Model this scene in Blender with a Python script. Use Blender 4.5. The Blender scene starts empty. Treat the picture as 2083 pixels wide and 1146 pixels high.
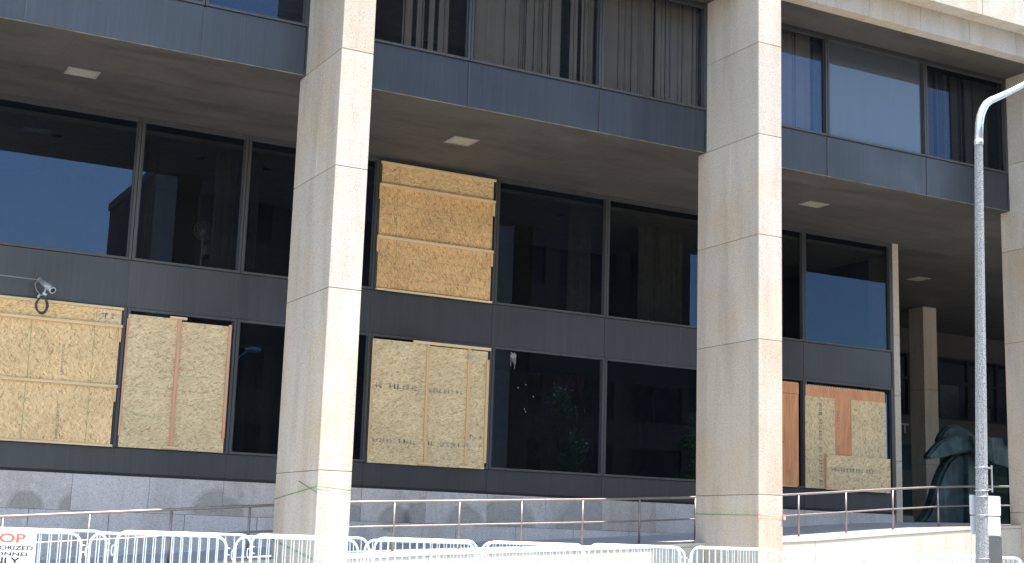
import bpy, bmesh, math, random
from mathutils import Vector, Matrix
R = math.radians
random.seed(7)
scene = bpy.context.scene
# ------------------------------------------------------------------ camera
cam_d = bpy.data.cameras.new('camera'); cam = bpy.data.objects.new('camera', cam_d)
scene.collection.objects.link(cam); scene.camera = cam
RT = Vector((0.87739882, -0.47871953, 0.03160583)); UP = Vector((-0.11439043, -0.1447671, 0.98283128)); FW = Vector((0.46592504, 0.8659504, 0.18177941))
cam.matrix_world = Matrix(((RT.x, UP.x, -FW.x, 0), (RT.y, UP.y, -FW.y, 0), (RT.z, UP.z, -FW.z, 0), (0, 0, 0, 1)))
cam_d.sensor_width = 36.0; cam_d.lens = 2879.63 / 2083 * 36.0
cam_d.clip_start = 0.1; cam_d.clip_end = 3000
scene.render.resolution_x = 1024; scene.render.resolution_y = 563
# ------------------------------------------------------------------ light
SUN_EL = 72.0; SUN_AZ = (0.595, -0.804)
w = bpy.data.worlds.new('World'); scene.world = w; w.use_nodes = True
nt = w.node_tree; nt.nodes.clear()
out = nt.nodes.new('ShaderNodeOutputWorld'); bg = nt.nodes.new('ShaderNodeBackground'); sky = nt.nodes.new('ShaderNodeTexSky')
sky.sky_type = 'NISHITA'; sky.sun_disc = False; sky.sun_elevation = R(SUN_EL); sky.sun_rotation = math.atan2(SUN_AZ[0], SUN_AZ[1])
sky.air_density = 1.0; sky.dust_density = 0.5; sky.ozone_density = 1.0
bg.inputs['Strength'].default_value = 0.15
# faint wisps of cloud
tcw = nt.nodes.new('ShaderNodeTexCoord'); mpw = nt.nodes.new('ShaderNodeMapping'); mpw.inputs['Scale'].default_value = (2.0, 2.0, 9.0)
nzw = nt.nodes.new('ShaderNodeTexNoise'); nzw.inputs['Scale'].default_value = 1.6; nzw.inputs['Detail'].default_value = 6
rpw = nt.nodes.new('ShaderNodeValToRGB'); rpw.color_ramp.elements[0].position = 0.46; rpw.color_ramp.elements[1].position = 0.78
rpw.color_ramp.elements[1].color = (0.42, 0.42, 0.42, 1)
mxw = nt.nodes.new('ShaderNodeMix'); mxw.data_type = 'RGBA'; mxw.inputs[7].default_value = (4.2, 4.5, 5.0, 1)
nt.links.new(tcw.outputs['Generated'], mpw.inputs[0]); nt.links.new(mpw.outputs[0], nzw.inputs['Vector']); nt.links.new(nzw.outputs[0], rpw.inputs[0])
nt.links.new(rpw.outputs[0], mxw.inputs[0]); nt.links.new(sky.outputs[0], mxw.inputs[6]); wbw = nt.nodes.new('ShaderNodeMix'); wbw.data_type = 'RGBA'; wbw.blend_type = 'MULTIPLY'; wbw.inputs[0].default_value = 1.0; wbw.inputs[7].default_value = (1.05, 1.0, 0.91, 1)
nt.links.new(mxw.outputs[2], wbw.inputs[6]); nt.links.new(wbw.outputs[2], bg.inputs[0]); nt.links.new(bg.outputs[0], out.inputs[0])
sd = bpy.data.lights.new('sun', 'SUN'); sd.energy = 3.5; sd.angle = R(0.53); sd.color = (1.0, 0.96, 0.885)
sun = bpy.data.objects.new('sun', sd); scene.collection.objects.link(sun)
sv = Vector((SUN_AZ[0]*math.cos(R(SUN_EL)), SUN_AZ[1]*math.cos(R(SUN_EL)), math.sin(R(SUN_EL))))
sun.rotation_euler = sv.to_track_quat('Z', 'Y').to_euler(); sun.location = sv*60
vs = scene.view_settings; vs.view_transform = 'Standard'; vs.look = 'None'; vs.exposure = 1.93; vs.gamma = 1.0; vs.use_curve_mapping = False
scene.cycles.max_bounces = 8; scene.cycles.use_denoising = True; scene.cycles.sample_clamp_indirect = 6

# ------------------------------------------------------------------ helpers
COL = scene.collection
class MB:
    def __init__(s): s.v = []; s.f = []; s.m = []; s.t = []; s.sm = []
    def face(s, idx, m=0, t=0.5, smooth=False): s.f.append(idx); s.m.append(m); s.t.append(t); s.sm.append(smooth)
    def box(s, x0, x1, y0, y1, z0, z1, m=0, t=0.5):
        x0, x1 = min(x0, x1), max(x0, x1); y0, y1 = min(y0, y1), max(y0, y1); z0, z1 = min(z0, z1), max(z0, z1)
        b = len(s.v)
        s.v += [(x0,y0,z0),(x1,y0,z0),(x1,y1,z0),(x0,y1,z0),(x0,y0,z1),(x1,y0,z1),(x1,y1,z1),(x0,y1,z1)]
        for q in ((0,3,2,1),(4,5,6,7),(0,1,5,4),(1,2,6,5),(2,3,7,6),(3,0,4,7)): s.face([b+i for i in q], m, t)
        return s
    def cbox(s, x0, x1, y0, y1, z0, z1, c=0.006, m=0, t=0.5):
        # box with its vertical edges and front top/bottom edges chamfered
        bm = bmesh.new(); bmesh.ops.create_cube(bm, size=1)
        for v in bm.verts: v.co = Vector(((x0+x1)/2+v.co.x*(x1-x0), (y0+y1)/2+v.co.y*(y1-y0), (z0+z1)/2+v.co.z*(z1-z0)))
        bmesh.ops.bevel(bm, geom=list(bm.edges), offset=c, segments=1, affect='EDGES')
        s.add_bm(bm, m, t); return s
    def add_bm(s, bm, m=0, t=0.5, smooth=False):
        b = len(s.v); bm.verts.index_update()
        s.v += [tuple(v.co) for v in bm.verts]
        for f in bm.faces: s.face([b+v.index for v in f.verts], m, t, smooth)
        bm.free()
    def quad(s, p, m=0, t=0.5):
        b = len(s.v); s.v += [tuple(q) for q in p]; s.face(list(range(b, b+len(p))), m, t)
    def slabpoly(s, pts, thick, m=0, t=0.5):
        """pts: 3D loop (counter-clockwise seen from outside), extruded by vector thick"""
        b = len(s.v); n = len(pts); th = Vector(thick)
        s.v += [tuple(p) for p in pts] + [tuple(Vector(p)+th) for p in pts]
        s.face([b+i for i in range(n)], m, t); s.face([b+n+i for i in reversed(range(n))], m, t)
        for i in range(n):
            j = (i+1) % n; s.face([b+j, b+i, b+n+i, b+n+j], m, t)
    def tube(s, pts, r, seg=10, m=0, closed=False, caps=True, t=0.5):
        pts = [Vector(p) for p in pts]; n = len(pts); rs = r if isinstance(r, (list, tuple)) else [r]*n
        b = len(s.v); pn = None
        for i, p in enumerate(pts):
            a = pts[i-1] if (i > 0 or closed) else p; c = pts[(i+1) % n] if (i < n-1 or closed) else p
            d = (c-a).normalized()
            if pn is None:
                u = d.cross(Vector((0,0,1)));
                if u.length < 1e-3: u = d.cross(Vector((0,1,0)))
            else: u = pn - d*pn.dot(d)
            u.normalize(); pn = u; vv = d.cross(u)
            for k in range(seg):
                an = 2*math.pi*k/seg + (math.pi/seg); s.v.append(tuple(p + (u*math.cos(an)+vv*math.sin(an))*rs[i]))
        for i in range(n if closed else n-1):
            j = (i+1) % n
            for k in range(seg):
                l = (k+1) % seg; s.face([b+i*seg+k, b+i*seg+l, b+j*seg+l, b+j*seg+k], m, t, seg > 4 and seg != 8 or False)
        if caps and not closed:
            s.face([b+k for k in reversed(range(seg))], m, t); s.face([b+(n-1)*seg+k for k in range(seg)], m, t)
        return s
    def build(s, name, mats, parent=None, label=None):
        me = bpy.data.meshes.new(name)
        off = Vector((0,0,0)); q = parent
        root = parent
        while root is not None and root.parent is not None: root = root.parent
        if root is not None: off = root.location.copy()
        me.from_pydata([tuple(Vector(v)-off) for v in s.v], [], s.f)
        if not isinstance(mats, (list, tuple)): mats = [mats]
        for mm in mats: me.materials.append(mm)
        me.polygons.foreach_set('material_index', s.m); me.polygons.foreach_set('use_smooth', s.sm)
        ca = me.attributes.new('tint', 'FLOAT', 'FACE'); ca.data.foreach_set('value', s.t)
        me.update()
        o = bpy.data.objects.new(name, me); COL.objects.link(o)
        if parent is not None: o.parent = parent
        if label: o['label'] = label
        return o
def tag(o, label=None, cat=None, group=None, kind=None):
    for k, v in (('label', label), ('category', cat), ('group', group), ('kind', kind)):
        if v: o[k] = v
    return o
def thing(name, loc, label, cat, group=None):
    o = bpy.data.objects.new(name, None); COL.objects.link(o); o.location = loc; o.empty_display_size = 0.2
    return tag(o, label, cat, group)
def kids(o): return [c for c in bpy.data.objects if c.parent == o]
def copy_tree(o, parent=None, allobj=None):
    c = o.copy(); COL.objects.link(c); c.parent = parent
    for ch in kids(o): copy_tree(ch, c)
    return c
# ------------------------------------------------------------------ materials
def mat(name):
    m = bpy.data.materials.new(name); m.use_nodes = True; t = m.node_tree
    b = t.nodes['Principled BSDF']; return m, t, b
def nd(t, ty, **kw):
    n = t.nodes.new(ty)
    for k, v in kw.items(): setattr(n, k, v)
    return n
def L(t, a, b): t.links.new(a, b)
def ramp(t, stops, src, interp='LINEAR'):
    r = nd(t, 'ShaderNodeValToRGB'); e = r.color_ramp.elements; r.color_ramp.interpolation = interp
    while len(e) > 1: e.remove(e[-1])
    e[0].position = stops[0][0]; e[0].color = tuple(stops[0][1])+(1,) if len(stops[0][1]) == 3 else stops[0][1]
    for p, c in stops[1:]:
        x = e.new(p); x.color = tuple(c)+(1,)
    L(t, src, r.inputs[0]); return r.outputs[0]
def coord(t, scale=(1,1,1), rot=(0,0,0), loc=(0,0,0), kind='Object'):
    c = nd(t, 'ShaderNodeTexCoord'); m = nd(t, 'ShaderNodeMapping'); m.inputs['Scale'].default_value = scale; m.inputs['Rotation'].default_value = rot; m.inputs['Location'].default_value = loc
    L(t, c.outputs[kind], m.inputs[0]); return m.outputs[0]
def noise(t, vec, scale, detail=4, rough=0.55, dist=0.0):
    n = nd(t, 'ShaderNodeTexNoise'); n.inputs['Scale'].default_value = scale; n.inputs['Detail'].default_value = detail; n.inputs['Roughness'].default_value = rough
    n.inputs['Distortion'].default_value = dist
    if vec is not None: L(t, vec, n.inputs['Vector'])
    return n
def mix(t, f, a, b, mode='MIX'):
    n = nd(t, 'ShaderNodeMix', data_type='RGBA', blend_type=mode)
    for i, x in ((0, f), (6, a), (7, b)):
        if isinstance(x, bpy.types.NodeSocket): L(t, x, n.inputs[i])
        elif i == 0: n.inputs[0].default_value = x
        else: n.inputs[i].default_value = tuple(x)+(1,) if len(x) == 3 else x
    return n.outputs[2]
def math_(t, op, a, b=0.0, c=None):
    n = nd(t, 'ShaderNodeMath', operation=op)
    for i, x in ((0, a), (1, b), (2, c)):
        if x is None: continue
        if isinstance(x, bpy.types.NodeSocket): L(t, x, n.inputs[i])
        else: n.inputs[i].default_value = x
    return n.outputs[0]
def bump(t, b, h, strength=0.3, dist=0.01):
    n = nd(t, 'ShaderNodeBump'); n.inputs['Strength'].default_value = strength; n.inputs['Distance'].default_value = dist
    L(t, h, n.inputs['Height']); L(t, n.outputs[0], b.inputs['Normal'])
def tint_in(t): 
    a = nd(t, 'ShaderNodeAttribute', attribute_name='tint'); return a.outputs['Fac']

def granite(name, base, dark, warm, warm_amt=0.5, speck=0.5, rough=0.85):
    m, t, b = mat(name); v = coord(t)
    n1 = noise(t, v, 38, 3, 0.6); n2 = noise(t, v, 95, 2, 0.5); n3 = noise(t, v, 0.55, 5, 0.6, 0.3)
    vs_ = coord(t, scale=(2.4, 2.4, 0.35)); n4 = noise(t, vs_, 1.0, 5, 0.6)
    c = ramp(t, [(0.32, dark), (0.47, base), (0.62, base), (0.72, tuple(min(1, x*1.22) for x in base))], n1.outputs[0])
    sp = ramp(t, [(0.33, (speck,)*3), (0.42, (1,)*3)], n2.outputs[0])
    c = mix(t, 1.0, c, sp, 'MULTIPLY')
    wf = ramp(t, [(0.46, (0,0,0)), (0.68, (warm_amt,)*3)], n3.outputs[0])
    c = mix(t, wf, c, mix(t, 1.0, c, warm, 'MULTIPLY'))
    st = ramp(t, [(0.35, (0.86, 0.85, 0.84)), (0.55, (1,1,1))], n4.outputs[0])
    c = mix(t, 1.0, c, st, 'MULTIPLY')
    ti = tint_in(t)
    tc = ramp(t, [(0.0, (0.84,0.76,0.66)), (0.5, (1,1,1)), (1.0, (1.07,1.04,1.0))], ti)
    c = mix(t, 1.0, c, tc, 'MULTIPLY')
    L(t, c, b.inputs['Base Color']); b.inputs['Roughness'].default_value = rough
    bump(t, b, n1.outputs[0], 0.5, 0.006)
    return m
M = {}
M['stone'] = granite('granite_cladding', (0.50, 0.452, 0.40), (0.345, 0.308, 0.272), (1.0, 0.87, 0.70), 0.75)
M['base_stone'] = granite('grey_granite_base', (0.57, 0.53, 0.515), (0.41, 0.38, 0.37), (0.92, 0.85, 0.76), 0.5)
M['wall_stone'] = granite('pale_retaining_stone', (0.48, 0.46, 0.42), (0.40, 0.38, 0.345), (1.0, 0.91, 0.80), 0.6, 0.7)
def simple(name, col, rough=0.5, metal=0.0, var=0.12, nscale=6, spec=None, bumpa=0.0):
    m, t, b = mat(name); v = coord(t); n = noise(t, v, nscale, 5)
    c = ramp(t, [(0.3, tuple(x*(1-var) for x in col)), (0.7, tuple(min(1, x*(1+var)) for x in col))], n.outputs[0])
    L(t, c, b.inputs['Base Color']); b.inputs['Roughness'].default_value = rough; b.inputs['Metallic'].default_value = metal
    if spec is not None: b.inputs['Specular IOR Level'].default_value = spec
    if bumpa: bump(t, b, n.outputs[0], bumpa, 0.01)
    return m
def metal_panel(name, col, rough=0.38, spec=0.6):
    m, t, b = mat(name); v = coord(t, scale=(14, 14, 0.5)); n = noise(t, v, 1.0, 6, 0.65)
    v2 = coord(t); n2 = noise(t, v2, 0.8, 4); n3 = noise(t, coord(t, scale=(30, 30, 0.9)), 1.0, 3)
    c = ramp(t, [(0.3, tuple(x*0.8 for x in col)), (0.7, tuple(x*1.25 for x in col))], n.outputs[0])
    drip = ramp(t, [(0.66, (0,0,0)), (0.8, (0.25,)*3)], n3.outputs[0])
    c = mix(t, drip, c, (0.22, 0.22, 0.23))
    tc = ramp(t, [(0.0, (0.75,0.75,0.78)), (0.5, (1,1,1)), (1.0, (1.3,1.28,1.22))], tint_in(t)); c = mix(t, 1.0, c, tc, 'MULTIPLY')
    L(t, c, b.inputs['Base Color'])
    rr = ramp(t, [(0.3, (rough-0.06,)*3), (0.7, (rough+0.12,)*3)], n2.outputs[0]); L(t, rr, b.inputs['Roughness'])
    b.inputs['Specular IOR Level'].default_value = spec
    return m
M['spandrel'] = metal_panel('dark_panel_sky_tone', (0.029, 0.034, 0.045))  # upper copy of the panel metal, reflected sky blue put into its colour
M['spandrel_low'] = metal_panel('dark_panel_neutral_tone', (0.033, 0.033, 0.037))  # same metal, neutral copy for the panels that reflect less sky
M['frame'] = metal_panel('bronze_window_frame', (0.040, 0.040, 0.042), 0.42)
M['black'] = simple('black_void', (0.012, 0.012, 0.013), 0.7)
def soffit_mat():
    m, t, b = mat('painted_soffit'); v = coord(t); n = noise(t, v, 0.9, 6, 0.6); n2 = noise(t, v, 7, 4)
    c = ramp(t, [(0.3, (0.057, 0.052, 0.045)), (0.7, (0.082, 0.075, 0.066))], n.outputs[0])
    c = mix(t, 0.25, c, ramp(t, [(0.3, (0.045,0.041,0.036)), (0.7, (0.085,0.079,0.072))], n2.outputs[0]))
    br = nd(t, 'ShaderNodeTexBrick'); br.inputs['Scale'].default_value = 1.0; br.inputs['Mortar Size'].default_value = 0.006
    br.inputs['Brick Width'].default_value = 1.9; br.inputs['Row Height'].default_value = 0.61; br.inputs['Mortar Smooth'].default_value = 0.2
    br.inputs[1].default_value = (1,1,1,1); br.inputs[2].default_value = (0.96,0.96,0.96,1); br.inputs[3].default_value = (0.72,0.7,0.68,1)
    L(t, coord(t, rot=(0,0,R(90))), br.inputs['Vector'])
    c = mix(t, 1.0, c, br.outputs[0], 'MULTIPLY')
    n5 = noise(t, coord(t, scale=(0.35, 1.6, 1)), 1.0, 6, 0.65, 0.8); c = mix(t, 1.0, c, ramp(t, [(0.36, (0.72, 0.71, 0.70)), (0.52, (1, 1, 1)), (0.72, (1.14, 1.12, 1.08))], n5.outputs[0]), 'MULTIPLY')
    L(t, c, b.inputs['Base Color']); b.inputs['Roughness'].default_value = 0.7
    bump(t, b, n2.outputs[0], 0.15, 0.01); return m
M['soffit'] = soffit_mat()
def glass(name, tr=(0.30, 0.30, 0.29), haze=0.0, gain=1.15, hcol=(0.30,0.33,0.37), gcol=(0.42,0.68,1.12)):
    m = bpy.data.materials.new(name); m.use_nodes = True; t = m.node_tree; t.nodes.clear()
    o = nd(t, 'ShaderNodeOutputMaterial'); tr_ = nd(t, 'ShaderNodeBsdfTransparent'); tr_.inputs[0].default_value = tuple(tr)+(1,)
    gl = nd(t, 'ShaderNodeBsdfGlossy'); gl.inputs['Roughness'].default_value = 0.0; gl.inputs[0].default_value = tuple(gcol)+(1,)
    df = nd(t, 'ShaderNodeBsdfDiffuse'); df.inputs[0].default_value = tuple(hcol)+(1,)
    v = coord(t); n = noise(t, v, 0.35, 2, 0.4); bp = nd(t, 'ShaderNodeBump'); bp.inputs['Strength'].default_value = 0.015; bp.inputs['Distance'].default_value = 0.05
    L(t, n.outputs[0], bp.inputs['Height']); L(t, bp.outputs[0], gl.inputs['Normal'])
    fr = nd(t, 'ShaderNodeFresnel'); fr.inputs[0].default_value = 1.55
    f = math_(t, 'MULTIPLY', fr.outputs[0], 1.0*gain); f = math_(t, 'MINIMUM', f, 0.95)
    m1 = nd(t, 'ShaderNodeMixShader'); L(t, f, m1.inputs[0]); L(t, tr_.outputs[0], m1.inputs[1]); L(t, gl.outputs[0], m1.inputs[2])
    # a thin film of dust, streaky
    n2 = noise(t, coord(t, scale=(9, 9, 0.7)), 1.0, 6, 0.7)
    d = ramp(t, [(0.35, (0.004+haze,)*3), (0.8, (0.022+haze,)*3)], n2.outputs[0])
    m2 = nd(t, 'ShaderNodeMixShader'); L(t, d, m2.inputs[0]); L(t, m1.outputs[0], m2.inputs[1]); L(t, df.outputs[0], m2.inputs[2]); L(t, m2.outputs[0], o.inputs[0])
    return m
M['glass'] = glass('tinted_glass'); M['glass_film'] = glass('filmed_glass', (0.10,0.11,0.12), 0.16, 1.5, gcol=(0.62,0.78,1.0)); M['glass_upper'] = glass('upper_tinted_glass', (0.60,0.57,0.54), 0.012, 1.0); M['glass_dim'] = glass('dim_tinted_glass', (0.30,0.30,0.29), 0.0, 0.6)
M['glass_dusty'] = glass('dusty_glass', (0.32,0.32,0.31), 0.012, 1.1)
M['glass_lobby'] = glass('lobby_glass', (0.4,0.45,0.45), 0.004, 1.0); M['glass_teal_reflect'] = glass('lobby_glass_teal_reflection', (0.3,0.5,0.5), 0.01, 3.0, gcol=(0.45,0.85,0.85))  # teal tint and raised gain put the reflected outdoors into the lower panes

def osb_mat(name, horiz, light, mid, dark, seed=0, red=0.0):
    m, t, b = mat(name)
    c0 = nd(t, 'ShaderNodeTexCoord'); nz = noise(t, c0.outputs['Object'], 4.5, 3)
    vm = nd(t, 'ShaderNodeVectorMath', operation='SCALE'); vm.inputs['Scale'].default_value = 0.16; L(t, nz.outputs['Color'], vm.inputs[0])
    va = nd(t, 'ShaderNodeVectorMath', operation='ADD'); L(t, c0.outputs['Object'], va.inputs[0]); L(t, vm.outputs[0], va.inputs[1])
    def layer(ang, lx, lz, off):
        mr = nd(t, 'ShaderNodeMapping'); mr.inputs['Rotation'].default_value = (0, ang, 0); mr.inputs['Location'].default_value = (off, 0, off*1.3); L(t, va.outputs[0], mr.inputs[0])
        ms = nd(t, 'ShaderNodeMapping'); ms.inputs['Scale'].default_value = (lx, 0.01, lz); L(t, mr.outputs[0], ms.inputs[0])
        vo = nd(t, 'ShaderNodeTexVoronoi', feature='F1'); vo.inputs['Scale'].default_value = 1.0; vo.inputs['Randomness'].default_value = 1.0; L(t, ms.outputs[0], vo.inputs['Vector'])
        sp = nd(t, 'ShaderNodeSeparateColor'); L(t, vo.outputs['Color'], sp.inputs[0]); return sp.outputs[0], sp.outputs[1], vo.outputs['Distance']
    lx, lz = (13, 58) if horiz else (58, 13)
    stops = [(0.0, tuple(a*0.7+b_*0.3 for a, b_ in zip(dark, mid))), (0.04, tuple(a*0.35+b_*0.65 for a, b_ in zip(dark, mid))), (0.12, mid), (0.5, light), (0.9, tuple(min(1, x*1.12) for x in light)), (1.0, tuple(min(1, x*1.3) for x in light))]
    a1, m1, d1 = layer(R(8), lx, lz, 1.0+seed); a2, m2, d2 = layer(R(-27), lx*1.15, lz*0.9, 5.2+seed); a3, m3, d3 = layer(R(34), lx*1.1, lz*1.1, 9.1+seed)
    c1 = ramp(t, stops, a1); c2 = ramp(t, stops, a2); c3 = ramp(t, stops, a3)
    f2 = ramp(t, [(0.5, (0,)*3), (0.53, (1,)*3)], m2); f3 = ramp(t, [(0.62, (0,)*3), (0.65, (1,)*3)], m3)
    c = mix(t, f2, c1, c2); c = mix(t, f3, c, c3)
    n = noise(t, c0.outputs['Object'], 0.9, 4); tn = ramp(t, [(0.3, (0.86, 0.84, 0.80)), (0.7, (1.08, 1.06, 1.03))], n.outputs[0])
    c = mix(t, 1.0, c, tn, 'MULTIPLY')
    L(t, c, b.inputs['Base Color']); b.inputs['Roughness'].default_value = 0.75
    bump(t, b, a1, 0.25, 0.002); return m
OL = (0.60, 0.415, 0.205); OM = (0.47, 0.29, 0.125); OD = (0.20, 0.105, 0.045)
M['osb_a'] = osb_mat('strand_board_golden', False, (0.70,0.495,0.27), (0.57,0.375,0.185), OD, 0)
M['osb_h'] = osb_mat('strand_board_golden_horizontal', True, (0.69,0.48,0.25), (0.55,0.355,0.17), OD, 3)
M['osb_b'] = osb_mat('strand_board_straw', True, (0.61,0.475,0.285), (0.49,0.36,0.20), (0.24,0.15,0.07), 7)
M['osb_c'] = osb_mat('strand_board_warm', False, (0.65,0.405,0.19), (0.50,0.285,0.12), (0.18,0.09,0.04), 11)
M['osb_d'] = osb_mat('strand_board_weathered', False, (0.63,0.49,0.29), (0.51,0.375,0.21), (0.16,0.11,0.06), 15)
M['osb_e'] = osb_mat('strand_board_weathered_horizontal', True, (0.68,0.53,0.31), (0.54,0.395,0.21), (0.17,0.11,0.05), 19)
def lumber(name, col, horiz=True):
    m, t, b = mat(name); n = noise(t, coord(t, scale=((1.2, 8, 26) if horiz else (26, 8, 1.2))), 1.0, 5, 0.6, 0.6)
    c = ramp(t, [(0.3, tuple(x*0.82 for x in col)), (0.65, col)], n.outputs[0])
    k = nd(t, 'ShaderNodeTexVoronoi', feature='F1'); k.inputs['Scale'].default_value = 1.6; L(t, coord(t), k.inputs['Vector'])
    kf = ramp(t, [(0.0, (1,)*3), (0.045, (0.8,)*3), (0.07, (0,)*3)], k.outputs['Distance']); c = mix(t, kf, c, (0.2, 0.09, 0.035))
    L(t, c, b.inputs['Base Color']); b.inputs['Roughness'].default_value = 0.7; return m
M['lumber'] = lumber('pine_batten', (0.72, 0.53, 0.30)); M['lumber_v'] = lumber('pine_upright', (0.66, 0.44, 0.22), False)
M['lumber_red'] = lumber('reddish_fir_upright', (0.60, 0.33, 0.20), False)
def plywood():
    m, t, b = mat('orange_plywood'); n = noise(t, coord(t, scale=(7, 1, 0.9)), 1.0, 5, 0.6, 1.2)
    c = ramp(t, [(0.3, (0.50, 0.20, 0.085)), (0.5, (0.60, 0.265, 0.12)), (0.7, (0.68, 0.33, 0.16))], n.outputs[0])
    k = nd(t, 'ShaderNodeTexVoronoi', feature='F1'); k.inputs['Scale'].default_value = 3.2; L(t, coord(t, scale=(1,0.01,0.8)), k.inputs['Vector'])
    kf = ramp(t, [(0.0, (1,)*3), (0.05, (0.9,)*3), (0.09, (0,)*3)], k.outputs['Distance']); c = mix(t, kf, c, (0.17, 0.06, 0.03))
    L(t, c, b.inputs['Base Color']); b.inputs['Roughness'].default_value = 0.65; return m
M['ply'] = plywood()
M['ink'] = simple('grey_stamp_ink', (0.30, 0.25, 0.19), 0.9); M['green'] = simple('green_chalk_line', (0.13, 0.26, 0.11), 0.9)
M['string'] = simple('green_string', (0.10, 0.42, 0.12), 0.8); M['red'] = simple('red_plastic', (0.6, 0.20, 0.16), 0.5)
M['darkline'] = simple('dark_joint_core', (0.10, 0.095, 0.09), 0.9)  # dark core showing between the stone blocks
M['diffuser'] = simple('pale_light_diffuser', (0.31, 0.295, 0.23), 0.4); M['trim'] = simple('light_trim', (0.26, 0.25, 0.23), 0.5)
M['rail'] = simple('weathered_bronze_rail', (0.24, 0.208, 0.20), 0.45, 0.6, 0.15, 14)
M['galv'] = simple('galvanised_steel', (0.56, 0.64, 0.70), 0.45, 0.35, 0.06, 20)
M['alu'] = simple('brushed_aluminium', (0.60, 0.65, 0.70), 0.34, 0.7, 0.12, 5)
M['signback'] = simple('white_sheet_metal', (0.72, 0.73, 0.75), 0.4, 0.1, 0.04); M['signgrey'] = simple('grey_sheet_metal', (0.085, 0.09, 0.095), 0.5, 0.2, 0.08)
M['steel'] = simple('stainless_strap', (0.6, 0.6, 0.6), 0.35, 0.8)
M['camhouse'] = simple('grey_camera_housing', (0.36, 0.38, 0.38), 0.4, 0.3); M['cable'] = simple('black_cable', (0.045, 0.055, 0.06), 0.5); M['cable_grey'] = simple('grey_cable', (0.33, 0.34, 0.34), 0.5)
M['white'] = simple('white_plastic', (0.78, 0.78, 0.78), 0.5, 0, 0.03); M['signred'] = simple('salmon_red_print', (0.80, 0.10, 0.07), 0.55, 0, 0.03); M['signblack'] = simple('black_print', (0.02, 0.02, 0.03), 0.5)
def conc_pole():
    m, t, b = mat('exposed_aggregate_concrete'); v = coord(t); n = noise(t, v, 75, 2, 0.7); n2 = noise(t, v, 150, 2, 0.6)
    c = ramp(t, [(0.36, (0.08, 0.08, 0.085)), (0.46, (0.23, 0.235, 0.245)), (0.56, (0.31, 0.315, 0.325)), (0.68, (0.50, 0.50, 0.51))], n.outputs[0])
    c = mix(t, 1.0, c, ramp(t, [(0.36, (0.5,)*3), (0.46, (1,)*3)], n2.outputs[0]), 'MULTIPLY')
    L(t, c, b.inputs['Base Color']); b.inputs['Roughness'].default_value = 0.85; bump(t, b, n.outputs[0], 0.6, 0.01); return m
M['pole'] = conc_pole()
M['asphalt'] = simple('asphalt', (0.055, 0.055, 0.057), 0.9, 0, 0.25, 30, bumpa=0.4)
M['pave'] = simple('pale_concrete_paving', (0.46, 0.45, 0.42), 0.9, 0, 0.12, 3, bumpa=0.2)
M['ramp'] = simple('smooth_grey_concrete', (0.36, 0.37, 0.40), 0.75, 0, 0.10, 2.5)
M['paint'] = simple('road_paint', (0.75, 0.74, 0.7), 0.8)
def bronze():
    m, t, b = mat('verdigris_bronze'); v = coord(t); n = noise(t, v, 1.6, 6, 0.65, 0.5); n2 = noise(t, coord(t, scale=(7,7,0.8)), 1.0, 5, 0.6)
    c = ramp(t, [(0.3, (0.010, 0.020, 0.026)), (0.5, (0.024, 0.050, 0.060)), (0.7, (0.06, 0.13, 0.14))], n.outputs[0])
    c = mix(t, ramp(t, [(0.5, (0,)*3), (0.75, (0.5,)*3)], n2.outputs[0]), c, (0.12, 0.21, 0.21))
    L(t, c, b.inputs['Base Color']); b.inputs['Roughness'].default_value = 0.55; b.inputs['Metallic'].default_value = 0.25; bump(t, b, n.outputs[0], 0.3, 0.02); return m
M['bronze'] = bronze()
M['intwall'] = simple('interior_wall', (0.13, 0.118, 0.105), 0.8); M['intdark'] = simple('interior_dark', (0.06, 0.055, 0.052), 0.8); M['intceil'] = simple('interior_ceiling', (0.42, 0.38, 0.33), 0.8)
M['blind'] = simple('taupe_fabric_blind', (0.52, 0.47, 0.43), 0.8, 0, 0.08, 2); M['curtain'] = simple('beige_curtain', (0.34, 0.30, 0.26), 0.85)
M['cardboard'] = simple('cardboard', (0.36, 0.24, 0.14), 0.8)
M['brick'] = simple('opposite_brick', (0.10, 0.065, 0.05), 0.9, 0, 0.2, 3); M['conc2'] = simple('opposite_concrete', (0.17, 0.155, 0.14), 0.9)
M['leaf'] = simple('leaf_green', (0.10, 0.20, 0.05), 0.6, 0, 0.4, 3); M['bark'] = simple('bark', (0.10, 0.08, 0.06), 0.9)
M['splat'] = simple('dried_white_splash', (0.2, 0.2, 0.2), 0.8)

# ------------------------------------------------------------------ setting: ground, street, ramp
GZ = -1.05
def struct(name, mb, m): o = mb.build(name, m); o['kind'] = 'structure'; return o
struct('ground', MB().box(-400, 500, -400, 400, GZ-0.4, GZ-0.12), M['asphalt'])
struct('road', MB().box(-400, 500, -4.5, 13.0, GZ-0.118, GZ-0.116), M['asphalt'])
mk = MB()
for i in range(-20, 40): mk.box(i*6.0, i*6.0+3.0, 4.2, 4.32, GZ-0.114, GZ-0.112)
struct('road_marking', mk, M['paint'])
pv = MB()
for i in range(-12, 32):
    for j in range(4):
        pv.box(i*3.0+0.006, i*3.0+2.994, 13.2+j*2.55+0.006, 13.2+j*2.55+2.544, GZ-0.12, GZ, t=random.random())
struct('pavement', pv, M['pave'])
struct('kerb', MB().box(-36, 96, 13.0, 13.19, GZ-0.12, GZ+0.01), M['pave'])
struct('opposite_pavement', MB().box(-400, 500, -14.9, -4.7, GZ-0.12, GZ), M['pave'])
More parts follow.
